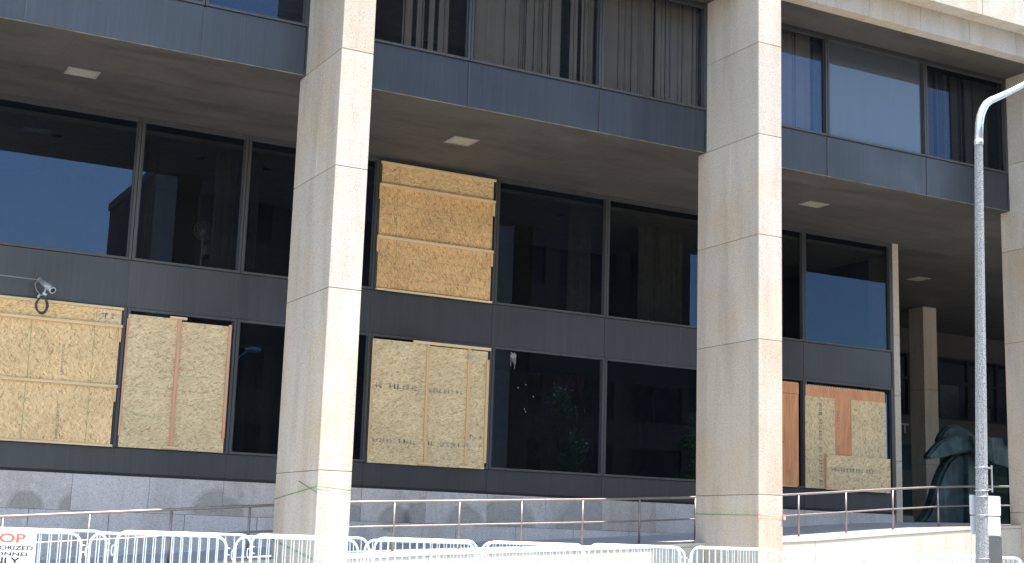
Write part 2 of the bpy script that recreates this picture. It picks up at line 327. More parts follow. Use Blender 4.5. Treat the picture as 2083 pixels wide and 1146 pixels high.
RAIL = [(-6, -0.55), (3.8, 0.16), (8.3, 0.52), (9.79, 0.64), (15.45, 0.93), (19.74, 1.20), (22.6, 1.45), (24.25, 1.58), (25.42, 1.65), (27.5, 1.74), (31.0, 1.76)]
def railz(x):
    for (a, za), (b, zb) in zip(RAIL, RAIL[1:]):
        if x <= b: return za+(zb-za)*(x-a)/(b-a)
    return RAIL[-1][1]
COLS = [8.204, 17.078, 25.98]; CW = 0.581; CY0 = 21.6; CY1 = 23.62
WY = 23.30   # front face of the ramp's retaining wall
rp = MB(); xs = [-6+i*0.75 for i in range(46)]+[28.3]; xs = [x for x in xs if x <= 28.3]
for a, b in zip(xs, xs[1:]):
    za, zb = railz(a)-0.90, railz(b)-0.90
    rp.quad([(a, 24.22, za), (b, 24.22, zb), (b, 27.75, zb+0.05), (a, 27.75, za+0.05)])
    rp.quad([(a, 27.75, za+0.05), (b, 27.75, zb+0.05), (b, 27.75, GZ), (a, 27.75, GZ)])
struct('ramp', rp, M['ramp'])
struct('entrance_floor', MB().box(28.3, 60, 24.22, 48, GZ, 0.845), M['ramp'])

# retaining wall of the ramp: one thing, blocks plus coping
rw = thing('retaining_wall', (12, 23.6, GZ), 'pale sunlit granite wall carrying the entrance ramp behind the barriers', 'wall')
wb = MB(); cp = MB()
segs = [(-6, COLS[0]-0.004), (COLS[0]+CW+0.004, COLS[1]-0.004), (COLS[1]+CW+0.004, COLS[2]-0.004), (COLS[2]+CW+0.004, 34)]
for s0, s1 in segs:
    x = s0
    while x < s1-0.01:
        x2 = min(x+2.24, s1)
        if s1-x2 < 0.5: x2 = s1
        g = 0.004; za, zb = railz(x)-0.90, railz(x2)-0.90
        a, b = x+g, x2-g; tt = 0.35+0.4*random.random()
        def prism(mb, y0, y1, zl0, zl1, zh0, zh1):
            mb.slabpoly([(a, y0, zl0), (b, y0, zl1), (b, y0, zh1), (a, y0, zh0)], (0, y1-y0, 0), 0, tt)
        prism(wb, WY, 24.2, GZ, GZ, za-0.075, zb-0.075)
        prism(cp, WY-0.015, 24.21, za-0.067, zb-0.067, za+0.0, zb+0.0)
        x = x2
wb.build('wall_blocks', M['wall_stone'], rw); cp.build('coping', M['wall_stone'], rw)

# ------------------------------------------------------------------ the building
bld = thing('office_building', (17, 27, GZ), 'modern office building with granite columns, dark metal bands and tinted windows, some boarded up', 'building')
KD = 0.9205; D0 = 27.62; D2 = 23.346
SOF = 8.16
def column(x0, y0, y1, joints, z0, z1, tail, label):
    mb = MB(); wdt = CW if y0 < 30 else 0.60
    zs = [z0]+[j for j in joints if z0 < j < z1]+[z1]; g = 0.0045
    for i, (a, b) in enumerate(zip(zs, zs[1:])):
        sp = tail[i % len(tail)]
        ys = [y0, y0+(y1-y0)*sp, y1] if sp else [y0, y1]
        for k, (ya, yb) in enumerate(zip(ys, ys[1:])):
            gy0 = 0 if k == 0 else 0.003; gy1 = 0 if k == len(ys)-2 else 0.003
            tt = 0.5+random.uniform(-0.28, 0.18)
            mb.cbox(x0, x0+wdt, ya+gy0, yb-gy1, a+g, b-g, 0.007, 0, tt)
    mb.box(x0+0.012, x0+wdt-0.012, y0+0.012, y1-0.012, z0, z1, 1)
    return mb.build('column', [M['stone'], M['darkline']], bld, label)
J1 = [1.06, 4.045, 6.12, 8.17, 10.08]
column(COLS[0], CY0, CY1, J1, GZ, 11.99, [0, 0, 0, 0.45, 0.75, 0.62], 'granite column beside the two left windows, green string round its foot')
column(COLS[1], CY0, CY1, J1, GZ, 11.99, [0.7, 0, 0.5, 0.45, 0.8, 0.48], 'granite column in the middle right of the front, red clips on its foot')
column(COLS[2], CY0, CY1, [1.06, 5.0, 7.2, 9.3], GZ, 11.99, [0, 0, 0, 0, 0.6], 'granite column at the right edge behind the lamp post')
column(34.83, CY0, CY1, J1, GZ, 11.99, [0], 'granite column beyond the right picture edge')
column(-0.67, CY0, CY1, J1, GZ, 11.99, [0, 0.45, 0, 0.7], 'granite column left of the left windows')
column(33.93, 34.26, 34.92, [2.95, 5.4], 0.845, SOF, [0], 'shaded granite column inside the entrance recess')
# parapet and fascia over the columns
pp = MB(); x = -6.0
while x < 61:
    pp.cbox(x+0.004, x+1.466, CY0, CY0+0.40, 12.0, 14.2, 0.006, 0, 0.4+0.3*random.random()); pp.cbox(x+0.004, x+1.466, CY0, CY0+0.40, 14.206, 17.0, 0.006, 0, 0.4+0.3*random.random()); x += 1.47
pp.box(-6, 61, CY0+0.41, 24, 12.03, 16.99, 1)
pp.build('parapet', [M['stone'], M['darkline']], bld)
fa = MB(); x = 18.94-1.485*17
while x < 61:
    fa.cbox(x+0.004, x+1.481, 22.0, 22.3, 11.45, 12.025, 0.004, 0, 0.35+0.4*random.random()); x += 1.485
fa.build('fascia', M['stone'], bld)
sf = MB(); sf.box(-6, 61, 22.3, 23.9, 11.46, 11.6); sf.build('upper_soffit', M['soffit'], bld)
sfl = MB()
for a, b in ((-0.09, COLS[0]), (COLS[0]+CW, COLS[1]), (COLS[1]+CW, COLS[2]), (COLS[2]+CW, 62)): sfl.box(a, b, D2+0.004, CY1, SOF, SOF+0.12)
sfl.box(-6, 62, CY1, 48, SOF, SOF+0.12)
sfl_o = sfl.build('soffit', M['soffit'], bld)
# upper storey body (keeps the sky out), interiors
ub = MB()
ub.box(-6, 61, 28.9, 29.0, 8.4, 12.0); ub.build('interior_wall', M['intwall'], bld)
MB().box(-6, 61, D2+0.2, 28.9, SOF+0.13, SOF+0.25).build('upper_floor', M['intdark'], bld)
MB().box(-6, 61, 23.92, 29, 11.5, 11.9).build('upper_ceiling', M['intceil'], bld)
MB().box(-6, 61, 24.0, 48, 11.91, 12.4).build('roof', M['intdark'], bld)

def spandrel(x0, x1, y, z0, z1, t=None):
    mb = MB(); mb.cbox(x0+0.007, x1-0.007, y, y+0.05, z0, z1, 0.004, 0, random.uniform(0.35, 0.65) if t is None else t)
    return mb.build('spandrel_panel', M['spandrel' if y < 25 else 'spandrel_low'], bld)
def window(x0, x1, y, z0, z1, gl='glass', fw=0.05, depth=0.07, label=None, pl=None):
    f = MB(); ex = 0.006
    f.box(x0+ex, x0+fw, y-0.03, y+depth, z0, z1, 0, 0.6); f.box(x1-fw, x1-ex, y-0.03, y+depth, z0, z1, 0, 0.6)
    f.box(x0+fw, x1-fw, y-0.02, y+depth, z1-fw*0.9, z1, 0, 0.75); f.box(x0+fw, x1-fw, y-0.035, y+depth, z0, z0+fw*0.8, 0, 0.9)  # lighter head and sill tints paint in the frame highlights
    f.box(x0+fw, x0+fw+0.03, y+0.02, y+depth, z0+fw*.8, z1-fw*.9, 0, 0.3); f.box(x1-fw-0.03, x1-fw, y+0.02, y+depth, z0+fw*.8, z1-fw*.9, 0, 0.3)
    fo = f.build('window', M['frame' if y < 30 else 'black'], bld, label)
    p = MB(); a = x0+fw+0.03; b = x1-fw-0.03
    p.quad([(a, y+0.045, z0+fw*.8), (b, y+0.045, z0+fw*.8), (b, y+0.045, z1-fw*.9), (a, y+0.045, z1-fw*.9)])
    p.build('pane', M[gl], fo, pl)
    return fo
def strip(x, y, z0, z1): return MB().box(x-0.005, x+0.005, y+0.012, y+0.06, z0, z1)
# --- upper band D2
Z0u, Z1u, Z2u = 8.178, 9.085, 11.39
bays = [(-0.085, [3.32, 6.28], COLS[0]), (COLS[0]+CW, [11.48, 14.44], COLS[1]), (COLS[1]+CW, [20.37, 23.33], COLS[2]), (COLS[2]+CW, [29.2, 32.2], 34.8), (35.4, [38.1, 41.0], 43.7), (44.3, [47, 49.9], 52.6), (53.2, [55.9, 58.8], 61)]
jb = MB()
for bi, (a, ms, b) in enumerate(bays):
    xs_ = [a+0.004]+ms+[b-0.03]
    for i, (x0, x1) in enumerate(zip(xs_, xs_[1:])):
        spandrel(x0, x1, D2, Z0u, Z1u-0.006)
        g = 'glass_upper'; pl = None
        if bi == 2 and i == 1: g = 'glass_film'; pl = 'pane with pale reflective film'
        elif bi == 2 and i == 2: g = 'glass_dim'
        window(x0, x1, D2, Z1u, Z2u, g, 0.055, pl=pl)
        if i: jb.box(x0-0.013, x0+0.013, D2-0.014, D2-0.001, Z0u, Z1u-0.04, 0, 1.0)
    jb.box(b-0.03, b-0.002, D2-0.02, D2+0.1, Z0u, Z2u+0.06, 0, 0.5); jb.box(a+0.004, b-0.03, D2-0.01, D2+0.1, Z2u+0.003, 11.458, 0, 0.4)
    jb.box(a+0.004, b-0.004, D2+0.055, D2+0.07, Z0u, Z1u, 1)
    jb.box(a+0.004, b-0.03, D2-0.004, D2+0.1, SOF+0.001, SOF+0.016, 2, 0.5)
jb.build('window_trim', [M['frame'], M['black'], simple('tan_sealant', (0.17, 0.15, 0.11), 0.8, 0, 0.5, 3)], bld)
# --- lower recessed glass wall D0
h3t, h3b, h2t, h2b, h1b = 8.806*KD, 5.683*KD, 4.661*KD, 1.707*KD, 1.178*KD
MX = [-0.2, 2.93, 6.345, 8.56, 11.50, 14.41, 17.36, 20.32, 23.275, 26.21]
boarded = {}
jb = MB()
for i, (x0, x1) in enumerate(zip(MX, MX[1:])):
    window(x0, x1, D0, h3b, h3t, 'glass' if i < 6 else 'glass_dim', 0.06)
    window(x0, x1, D0, h2t, h2b, 'glass', 0.06) if False else window(x0, x1, D0, h2b, h2t, 'glass', 0.06)
    spandrel(x0, x1, D0, h2t+0.006, h3b-0.006, {1: 0.6, 2: 0.9}.get(i))
    if i: jb.box(x0-0.012, x0+0.012, D0-0.012, D0-0.001, h2t+0.01, h3b-0.01, 0, 0.8); jb.box(x0-0.012, x0+0.012, D0-0.012, D0-0.001, h1b+0.01, h2b-0.01, 0, 0.6)
    spandrel(x0, x1, D0, h1b, h2b-0.006, 0.35)
jb.box(MX[0], MX[-1]-0.002, D0-0.02, D0+0.12, h3t+0.003, SOF-0.003, 0, 0.8)
jb.box(MX[0], MX[-1], D0+0.055, D0+0.07, h2t+0.01, h3b-0.01, 1); jb.box(MX[0], MX[-1], D0+0.055, D0+0.07, h1b, h2b-0.01, 1)
jb.box(MX[0], MX[-1], D0-0.012, D0+0.1, h1b-0.045, h1b-0.004, 1)
jb.box(MX[-1]+0.002, MX[-1]+0.06, D0-0.02, D0+0.12, h1b, SOF-0.003, 0, 0.5)
jb.build('window_trim', [M['frame'], M['black']], bld)
# stone jamb ending the wall and stone base
jm = MB()
for a, b in ((0.7, 2.4), (2.408, 4.1), (4.108, 5.7), (5.708, SOF-0.004)): jm.cbox(MX[-1]+0.065, MX[-1]+0.27, D0-0.03, D0+0.9, a, b, 0.005, 0, random.uniform(0.4, 0.6))
jm.build('stone_jamb', M['stone'], bld)
bs = MB(); hz = 0.38*KD
ux = [-0.6+0.03, 1.16, 2.64, 4.11, 5.59, 7.05, 8.52, 10.0, 11.47, 12.95, 14.42, 15.89, 17.37, 18.83, 20.3, 21.78, 23.26, 24.73, 26.24]
stained = {3: 0.42, 6: 0.3, 12: 0.12, 11: 0.25, 10: 0.35}
for i, (a, b) in enumerate(zip(ux, ux[1:])):
    bs.cbox(a+0.003, b-0.003, D0-0.005, D0+0.25, hz+0.003, h1b-0.05, 0.004, 0, stained.get(i, random.uniform(0.5, 0.75)))
for a, b in zip(ux, ux[1:]): bs.cbox(a+0.74, b+0.73, D0-0.005, D0+0.25, GZ, hz-0.003, 0.004, 0, random.uniform(0.5, 0.7))
bs.box(-0.5, 26.9, D0+0.02, D0+0.24, GZ, h1b-0.06, 1)
bso = bs.build('stone_base', [M['base_stone'], M['darkline']], bld)
# semicircular damp patches on the base course, 1 mm proud film
def patch_mat():
    m, t, b = mat('damp_stained_granite'); c = M['base_stone']
    b.inputs['Base Color'].default_value = (0.27, 0.235, 0.195, 1); b.inputs['Roughness'].default_value = 0.9
    n = noise(t, coord(t), 38, 3, 0.6); L(t, ramp(t, [(0.35, (0.32,0.295,0.265)), (0.55, (0.46,0.42,0.375))], n.outputs[0]), b.inputs['Base Color'])
    uv = nd(t, 'ShaderNodeUVMap'); gr = nd(t, 'ShaderNodeTexGradient', gradient_type='SPHERICAL'); L(t, uv.outputs[0], gr.inputs[0])
    n2 = noise(t, coord(t), 6, 4); a = math_(t, 'ADD', gr.outputs[0], math_(t, 'MULTIPLY', n2.outputs[0], 0.22))
    al = ramp(t, [(0.08, (0,)*3), (0.40, (0.6,)*3)], a); L(t, al, b.inputs['Alpha']); return m
pm = patch_mat()
def patch(cx, z, r, x0, x1, ztop):
    me = bpy.data.meshes.new('damp_stain'); off = bld.location; y = D0-0.0075
    vs_ = [(x0, y, z), (x1, y, z), (x1, y, ztop), (x0, y, ztop)]
    me.from_pydata([tuple(Vector(v)-off) for v in vs_], [], [[0,1,2,3]]); me.materials.append(pm)
    uvl = me.uv_layers.new(name='UVMap')
    for li, v in enumerate(vs_): uvl.data[li].uv = ((v[0]-cx)/r, (v[2]-z)/(r*0.95))
    o = bpy.data.objects.new('damp_stain', me); COL.objects.link(o); o.parent = bso
for cx, r, x0, x1 in ((4.78, 0.36, 4.3, 5.2), (5.75, 0.42, 5.2, 5.585), (8.45, 0.62, 7.7, 8.515), (8.6, 0.4, 8.525, 9.2), (11.3, 0.4, 10.8, 11.465), (12.25, 0.42, 11.7, 12.7), (12.95, 0.62, 12.3, 12.945), (13.9, 0.5, 13.3, 14.41), (14.9, 0.8, 14.43, 15.885), (17.0, 0.9, 15.9, 17.36)):
    patch(cx, hz+0.01, r, x0, x1, h1b-0.07)
MB().box(12.0, 12.16, D0-0.03, D0-0.006, 0.20, 0.335).build('outlet_box', M['camhouse'], bso)
# interior of the lower storeys
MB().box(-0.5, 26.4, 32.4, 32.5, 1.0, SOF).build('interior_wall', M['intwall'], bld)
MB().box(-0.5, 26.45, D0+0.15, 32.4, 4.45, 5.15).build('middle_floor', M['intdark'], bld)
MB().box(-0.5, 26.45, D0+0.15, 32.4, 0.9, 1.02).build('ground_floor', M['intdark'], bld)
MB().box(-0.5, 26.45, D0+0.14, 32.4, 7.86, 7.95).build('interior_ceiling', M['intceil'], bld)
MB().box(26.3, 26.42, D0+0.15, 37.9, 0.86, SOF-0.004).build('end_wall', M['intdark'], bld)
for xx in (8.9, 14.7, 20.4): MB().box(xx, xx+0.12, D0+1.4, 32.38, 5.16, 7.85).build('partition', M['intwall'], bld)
def can(x):
    m = MB(); m.tube([(x, 28.9, 7.84), (x, 28.9, 7.858)], 0.11, 20); m.build('downlight', M['black'], bld)
for x in (4.94, 7.9, 9.4, 12.6, 16.8, 19.8, 22.8): can(x)
# recessed lights in the soffit
def soffit_light(x0, x1, y0, y1):
    t = MB(); r = 0.035; z = SOF-0.012
    t.box(x0-r, x1+r, y0-r, y0, z, SOF-0.001); t.box(x0-r, x1+r, y1, y1+r, z, SOF-0.001); t.box(x0-r, x0, y0, y1, z, SOF-0.001); t.box(x1, x1+r, y0, y1, z, SOF-0.001)
    o = t.build('ceiling_light', M['trim'], bld); MB().box(x0+0.002, x1-0.002, y0+0.002, y1-0.002, SOF-0.006, SOF-0.001).build('diffuser', M['diffuser'], o)
for q in ((4.45, 4.95, 25.28, 25.64), (12.16, 12.66, 25.24, 25.7), (21.52, 22.05, 25.28, 25.64), (30.15, 30.6, 30.6, 31.05), (4.45, 4.95, 31, 31.4)): 
    if q[2] < 27 or q[0] > 27: soffit_light(*q)
# curtains and blinds inside
def blinds(x0, x1, y, z0, z1, n, gaps=(), m='blind'):
    gaps = [g_*3//2+q for g_ in gaps for q in (0, 1)]; n = n*3//2; mb = MB(); x = x0; i = 0; st = (x1-x0)/n
    for i in range(n):
        if i in gaps: continue
        a = x0+i*st; k = random.choice((0.80, 0.88, 0.97, 0.93, 0.72)); d = random.uniform(0.02, 0.05)*random.choice((1, 1, -0.3))
        mb.quad([(a, y+d, z0), (a+st*k, y+0.005, z0), (a+st*k, y+0.005, z1), (a, y+d, z1)], 0, random.random())
    return mb.build('vertical_blind', M[m], bld)
by = D2+0.22; bz0, bz1 = 8.5, 11.48
blinds(8.9, 9.35, by, bz0, bz1, 5, (1, 3)); blinds(10.35, 11.35, by+0.5, bz0, bz1, 13, (3, 6, 9))
blinds(11.62, 13.62, by, bz0, bz1, 28); blinds(13.82, 14.4, by, bz0, bz1, 8, (3,))
blinds(14.66, 15.86, by, bz0, bz1, 15, ()); blinds(15.9, 17.02, by, bz0, bz1, 14, ())
blinds(17.8, 20.1, by, bz0, bz1, 24, (9,)); blinds(20.5, 23.2, by+0.4, bz0, bz1, 16); blinds(23.5, 25.9, by+0.3, bz0, bz1, 26, (7, 12, 17))
blinds(0.2, 1.6, by, bz0, bz1, 16); 
def curtain(x0, x1, y, z0, z1):
    mb = MB(); n = 26
    for i in range(n):
        a = x0+(x1-x0)*i/n; b = x0+(x1-x0)*(i+1)/n; ya = y+0.05*math.sin(i*1.9); yb = y+0.05*math.sin((i+1)*1.9)
        mb.quad([(a, ya, z0), (b, yb, z0), (b, yb, z1), (a, ya, z1)])
    mb.build('curtain', M['curtain'], bld)
curtain(6.45, 6.75, D0+0.35, 5.17, 7.84); curtain(8.0, 8.45, D0+0.35, 5.17, 7.84); curtain(8.65, 8.95, D0+0.35, 5.17, 7.84); curtain(18.9, 20.2, D0+1.0, 5.17, 7.84); curtain(14.5, 14.8, D0+0.6, 1.03, 4.4)
curtain(16.6, 17.2, D0+0.5, 5.17, 7.84)
# paint splash on the ground floor pane east of the boarded one
spl = MB(); cx, cz, y = 14.98, 4.13, D0+0.041
sp_pts = []
for k in range(26):
    an = k/26*2*math.pi; r = 0.085*random.uniform(0.5, 1.25); sp_pts.append((cx+r*math.cos(an), y, cz+r*math.sin(an)))
spl.quad(sp_pts)
for dx, ln in ((-0.06, 0.22), (-0.02, 0.12), (0.01, 0.16), (0.035, 0.28), (0.06, 0.18)): spl.quad([(cx+dx-0.006, y-0.0005, cz-0.02-ln), (cx+dx+0.006, y-0.0005, cz-0.02-ln), (cx+dx+0.009, y-0.0005, cz), (cx+dx-0.009, y-0.0005, cz)])
for px, pz in ((15.12, 3.42), (15.3, 2.95), (15.32, 3.5), (15.52, 3.25), (15.33, 2.9)):
    spl.quad([(px, y, pz-0.02), (px+0.018, y, pz), (px+0.004, y, pz+0.022), (px-0.015, y, pz+0.004)])
w5 = [o for o in bpy.data.objects if o.name.startswith('window') and o.parent == bld]
spl.build('paint_splash', M['splat'], bld)
# lobby wall at the back of the entrance recess
lob = MB(); LY = 38.0
lob.box(26.45, 60, LY+0.08, LY+0.4, 3.95, 4.98, 0); lob.box(26.45, 60, LY+0.08, LY+0.4, 7.25, SOF-0.003, 0)
lob.box(26.45, 60, 44, 44.2, 0.85, SOF, 1); lob.box(60, 60.3, 23, 48, 0.85, SOF, 0); lob.box(26.5, 26.7, LY+0.4, 44, 0.85, SOF, 0); lob.box(26.45, 60, LY+0.4, 44, 5.0, 5.1, 1)
lob.build('lobby_wall', [M['intdark'], M['intwall']], bld)
for i in range(12):
    x0 = 27.9+i*1.49+0.0
    window(x0, x0+1.49, LY, 4.99, 6.32, 'glass_lobby', 0.05); window(x0, x0+1.49, LY, 6.33, 7.24, 'glass_lobby', 0.05)
for i in range(9):
    x0 = 27.9+i*2.0; window(x0, x0+2.0, LY, 0.85, 3.94, 'glass_teal_reflect', 0.05)
lt = MB()
for q in ((35.9, 4.60, 36.16, 4.66), (36.00, 4.34, 36.06, 4.60)): pass
lt.box(36.50, 36.88, LY+0.05, LY+0.079, 4.62, 4.69); lt.box(36.66, 36.73, LY+0.05, LY+0.079, 4.34, 4.62)
lt.build('wall_letter', M['trim'], bld)
fb = MB(); fb.box(38.5, 38.95, LY+0.9, LY+1.4, 5.11, 5.85); fb.box(39.2, 39.9, LY+0.9, LY+1.4, 5.11, 5.45); fb.box(40.0, 41.0, LY+1.6, LY+1.7, 5.11, 6.5); fb.box(41.2, 41.6, LY+0.6, LY+0.9, 5.11, 5.6)
fb.build('office_furniture', M['intceil'], bld)
MB().box(38.45, 38.85, LY+0.55, LY+1.0, 7.05, 7.1).build('hanging_light', M['diffuser'], bld)

# ------------------------------------------------------------------ window boardings (things fixed over the windows)
def scale_pts(x, z): return x*KD, z*KD
def stamps(mb, x0, x1, z0, z1, m, vertical=False):
    """rows of smudged printed characters, made of small strokes"""
    y = None
def stroke_text(mb, x0, x1, z0, z1, y, mi, vertical=False, dens=1.0):
    L_ = (z1-z0) if vertical else (x1-x0); H = (x1-x0) if vertical else (z1-z0); s = 0.0; cw = H*0.75
    while s < L_-cw:
        if random.random() < 0.14: s += cw*0.8; continue
        for _ in range(4):
            a = random.uniform(0, 0.7); c = random.uniform(0, 0.8); ww = 0.16 if random.random() < 0.5 else 0.6; hh = 0.85 if ww < 0.3 else 0.12
            c = min(c, 0.98-hh)
            if vertical: mb.quad([(x0+H*c, y, z0+s+cw*a), (x0+H*(c+hh), y, z0+s+cw*a), (x0+H*(c+hh), y, z0+s+cw*min(0.95, a+ww)), (x0+H*c, y, z0+s+cw*min(0.95, a+ww))], mi)
            else: mb.quad([(x0+s+cw*a, y, z0+H*c), (x0+s+cw*min(0.95, a+ww), y, z0+H*c), (x0+s+cw*min(0.95, a+ww), y, z0+H*(c+hh)), (x0+s+cw*a, y, z0+H*(c+hh))], mi)
        s += cw
YB = D0-0.055  # face of the sheets
def sheet(parent, x0, x1, z0, z1, m, y=YB, th=0.018, lines=(), texts=(), label=None, hlines=()):
    mb = MB(); mb.box(x0*KD, x1*KD, y, y+th, z0*KD, z1*KD)
    for lx in lines: mb.box(lx*KD-0.004, lx*KD+0.004, y-0.0015, y, z0*KD+0.01, z1*KD-0.01, 1)
    for lz in hlines:
        a = x0
        while a < x1-0.1:
            b = min(x1-0.02, a+random.uniform(0.3, 0.9)); mb.box(a*KD, b*KD, y-0.0015, y, lz*KD-0.003, lz*KD+0.002, 1); a = b+random.uniform(0.03, 0.12)
    for (a, b, c, d, v) in texts: stroke_text(mb, a*KD, b*KD, c*KD, d*KD, y-0.002, 2, v)
    nx = max(2, int((x1-x0)/0.45)); nz_ = max(2, int((z1-z0)/0.5))
    for i in range(nx+1):
        for j in range(nz_+1):
            if 0 < i < nx and 0 < j < nz_: continue
            sx = (x0+0.05+(x1-x0-0.1)*i/nx)*KD+random.uniform(-0.02, 0.02); sz = (z0+0.05+(z1-z0-0.1)*j/nz_)*KD+random.uniform(-0.02, 0.02)
            mb.box(sx-0.006, sx+0.006, y-0.003, y-0.0016, sz-0.006, sz+0.006, 3)
    return mb.build('board_sheet', [m, M['green'], M['ink'], M['cable']], parent, label)
def batten(parent, x0, x1, z0, z1, m='lumber', y=YB, d=0.04, name='batten', label=None):
    mb = MB(); mb.cbox(x0*KD, x1*KD, y-d, y-0.001, z0*KD, z1*KD, 0.003); return mb.build(name, M[m], parent, label)
# B1 upper middle
b1 = thing('window_boarding', (14.05*KD, YB, 5.68*KD), 'golden strand board with three horizontal pine rails over the upper floor window', 'boarding', 'boards over the windows')
sheet(b1, 12.56, 15.52, 8.22, 8.70, M['osb_h'], lines=(13.0,), hlines=())
sheet(b1, 12.54, 15.52, 6.98, 8.16, M['osb_c'], lines=(12.98,), hlines=(7.75, 7.5, 7.28))
sheet(b1, 12.55, 15.52, 5.75, 6.90, M['osb_c'], lines=(13.0,), hlines=(6.5, 6.25, 6.02))
batten(b1, 12.51, 15.57, 8.70, 8.76, y=YB); batten(b1, 12.50, 15.56, 8.16, 8.22, y=YB+0.006, d=0.07); batten(b1, 12.50, 15.55, 6.90, 6.97, y=YB+0.006, d=0.07); batten(b1, 12.53, 15.56, 5.68, 5.73, y=YB, d=0.05)
batten(b1, 15.49, 15.56, 7.84, 8.155, 'lumber_v'); batten(b1, 15.49, 15.55, 6.58, 6.895, 'lumber_v'); batten(b1, 12.50, 12.54, 7.84, 8.155, 'lumber_v'); batten(b1, 12.50, 12.54, 6.58, 6.895, 'lumber_v')
# B2 lower left
b2 = thing('window_boarding', (4.9*KD, YB, 1.7*KD), 'golden strand board with horizontal pine rails below the security camera', 'boarding', 'boards over the windows')
sheet(b2, 3.25, 6.26, 4.26, 4.58, M['osb_h']); sheet(b2, 6.265, 6.78, 4.26, 4.575, M['osb_e'], texts=[(6.32, 6.72, 4.36, 4.50, False)], label='greyer offcut of strand board with printed letters')
sheet(b2, 3.25, 6.77, 2.99, 4.20, M['osb_a'], lines=(4.98, 6.25), texts=[(5.62, 5.68, 3.1, 3.8, True)])
sheet(b2, 3.25, 6.76, 1.76, 2.93, M['osb_a'], lines=(4.97, 6.25), texts=[(5.62, 5.69, 1.8, 2.6, True)])
batten(b2, 3.22, 6.81, 4.58, 4.63); batten(b2, 3.22, 6.81, 4.20, 4.262, y=YB+0.006, d=0.07); batten(b2, 3.22, 6.81, 2.93, 2.988, y=YB+0.006, d=0.07); batten(b2, 3.22, 6.80, 1.705, 1.755)
batten(b2, 6.74, 6.80, 3.90, 4.195, 'lumber_v'); batten(b2, 6.73, 6.79, 2.64, 2.925, 'lumber_v')
# B3
b3 = thing('window_boarding', (8.05*KD, YB, 1.72*KD), 'straw coloured strand board with reddish upright in its middle, right of the security camera', 'boarding', 'boards over the windows')
sheet(b3, 6.93, 8.02, 1.72, 4.52, M['osb_b'], hlines=(3.0, 2.4)); sheet(b3, 8.025, 9.17, 1.72, 4.47, M['osb_b'], hlines=(3.3, 2.98))
batten(b3, 7.985, 8.06, 1.80, 4.50, 'lumber_red', y=YB, d=0.045); batten(b3, 9.11, 9.17, 2.02, 4.50, 'lumber_red', y=YB, d=0.045); batten(b3, 6.90, 6.94, 1.95, 4.42, 'lumber_red', y=YB, d=0.03)
batten(b3, 7.80, 8.17, 4.505, 4.56, y=YB, d=0.06); batten(b3, 7.84, 8.18, 1.735, 1.79, y=YB, d=0.06)
# B4
b4 = thing('window_boarding', (14.05*KD, YB, 1.7*KD), 'straw coloured strand board with two pine uprights and two printed rows, ground floor middle bay', 'boarding', 'boards over the windows')
sheet(b4, 12.54, 13.92, 1.70, 4.54, M['osb_b'], texts=[(12.6, 13.85, 3.40, 3.54, False), (12.6, 13.85, 2.16, 2.28, False)]); sheet(b4, 13.925, 15.52, 1.70, 4.50, M['osb_b'], texts=[(14.0, 14.95, 3.40, 3.52, False), (14.0, 14.9, 2.16, 2.28, False), (15.1, 15.45, 2.38, 2.5, False)])
batten(b4, 13.53, 15.57, 4.52, 4.585, y=YB, d=0.06); batten(b4, 13.90, 13.96, 2.26, 4.515, 'lumber_v', d=0.045); batten(b4, 13.93, 14.0, 1.78, 2.255, 'lumber_v', d=0.045, label='newer, paler pine offcut'); batten(b4, 14.98, 15.05, 1.78, 4.515, 'lumber_v', d=0.045)
batten(b4, 15.48, 15.55, 1.84, 4.30, 'lumber_v', d=0.045); batten(b4, 12.52, 12.56, 1.85, 4.5, 'lumber_v', d=0.03); batten(b4, 13.78, 14.12, 1.72, 1.775, d=0.06); batten(b4, 14.82, 15.2, 1.70, 1.755, d=0.06)
for zz, xx in ((4.32, 15.02), (2.25, 15.01)): MB().box(xx*KD-0.055, xx*KD+0.055, YB-0.055, YB-0.0455, zz*KD-0.035, zz*KD+0.035).build('strap', M['steel'], b4)
# B5 right
b5 = thing('window_boarding', (26.7*KD, YB, 1.7*KD), 'orange plywood with weathered strand boards fixed over it, left of the entrance', 'boarding', 'boards over the windows')
p5 = MB(); p5.box(25.30*KD, 28.16*KD, YB+0.02, YB+0.035, 1.72*KD, 4.50*KD); 
for k in range(46): p5.box((25.32+k*0.0615)*KD, (25.345+k*0.0615)*KD, YB+0.012, YB+0.02, 4.48*KD, 4.52*KD, 1)
p5.box(25.92*KD, 25.93*KD, YB+0.0185, YB+0.02, 4.22*KD, 4.50*KD, 2)
stroke_text(p5, 26.38*KD, 26.50*KD, 3.35*KD, 3.95*KD, YB+0.018, 2, True); stroke_text(p5, 26.38*KD, 26.48*KD, 2.7*KD, 3.0*KD, YB+0.018, 2, True)
p5.build('plywood_sheet', [M['ply'], M['lumber'], M['ink']], b5)
sheet(b5, 25.27, 26.30, 1.72, 4.20, M['osb_d'], y=YB, texts=[(25.72, 25.86, 1.8, 4.15, True)]); sheet(b5, 26.90, 28.17, 2.60, 4.21, M['osb_d'], y=YB)
sheet(b5, 25.96, 28.24, 1.70, 2.645, M['osb_e'], y=YB-0.06, texts=[(26.1, 27.7, 2.18, 2.32, False)], label='strand board laid across in front of the others, printed row')
batten(b5, 25.92, 25.955, 1.70, 2.66, 'lumber_red', y=YB-0.005, d=0.05); MB().box(28.175*KD, 28.20*KD, YB, YB+0.012, 2.66*KD, 4.45*KD).build('blue_tape', simple('blue_tape', (0.08, 0.2, 0.55), 0.5), b5)
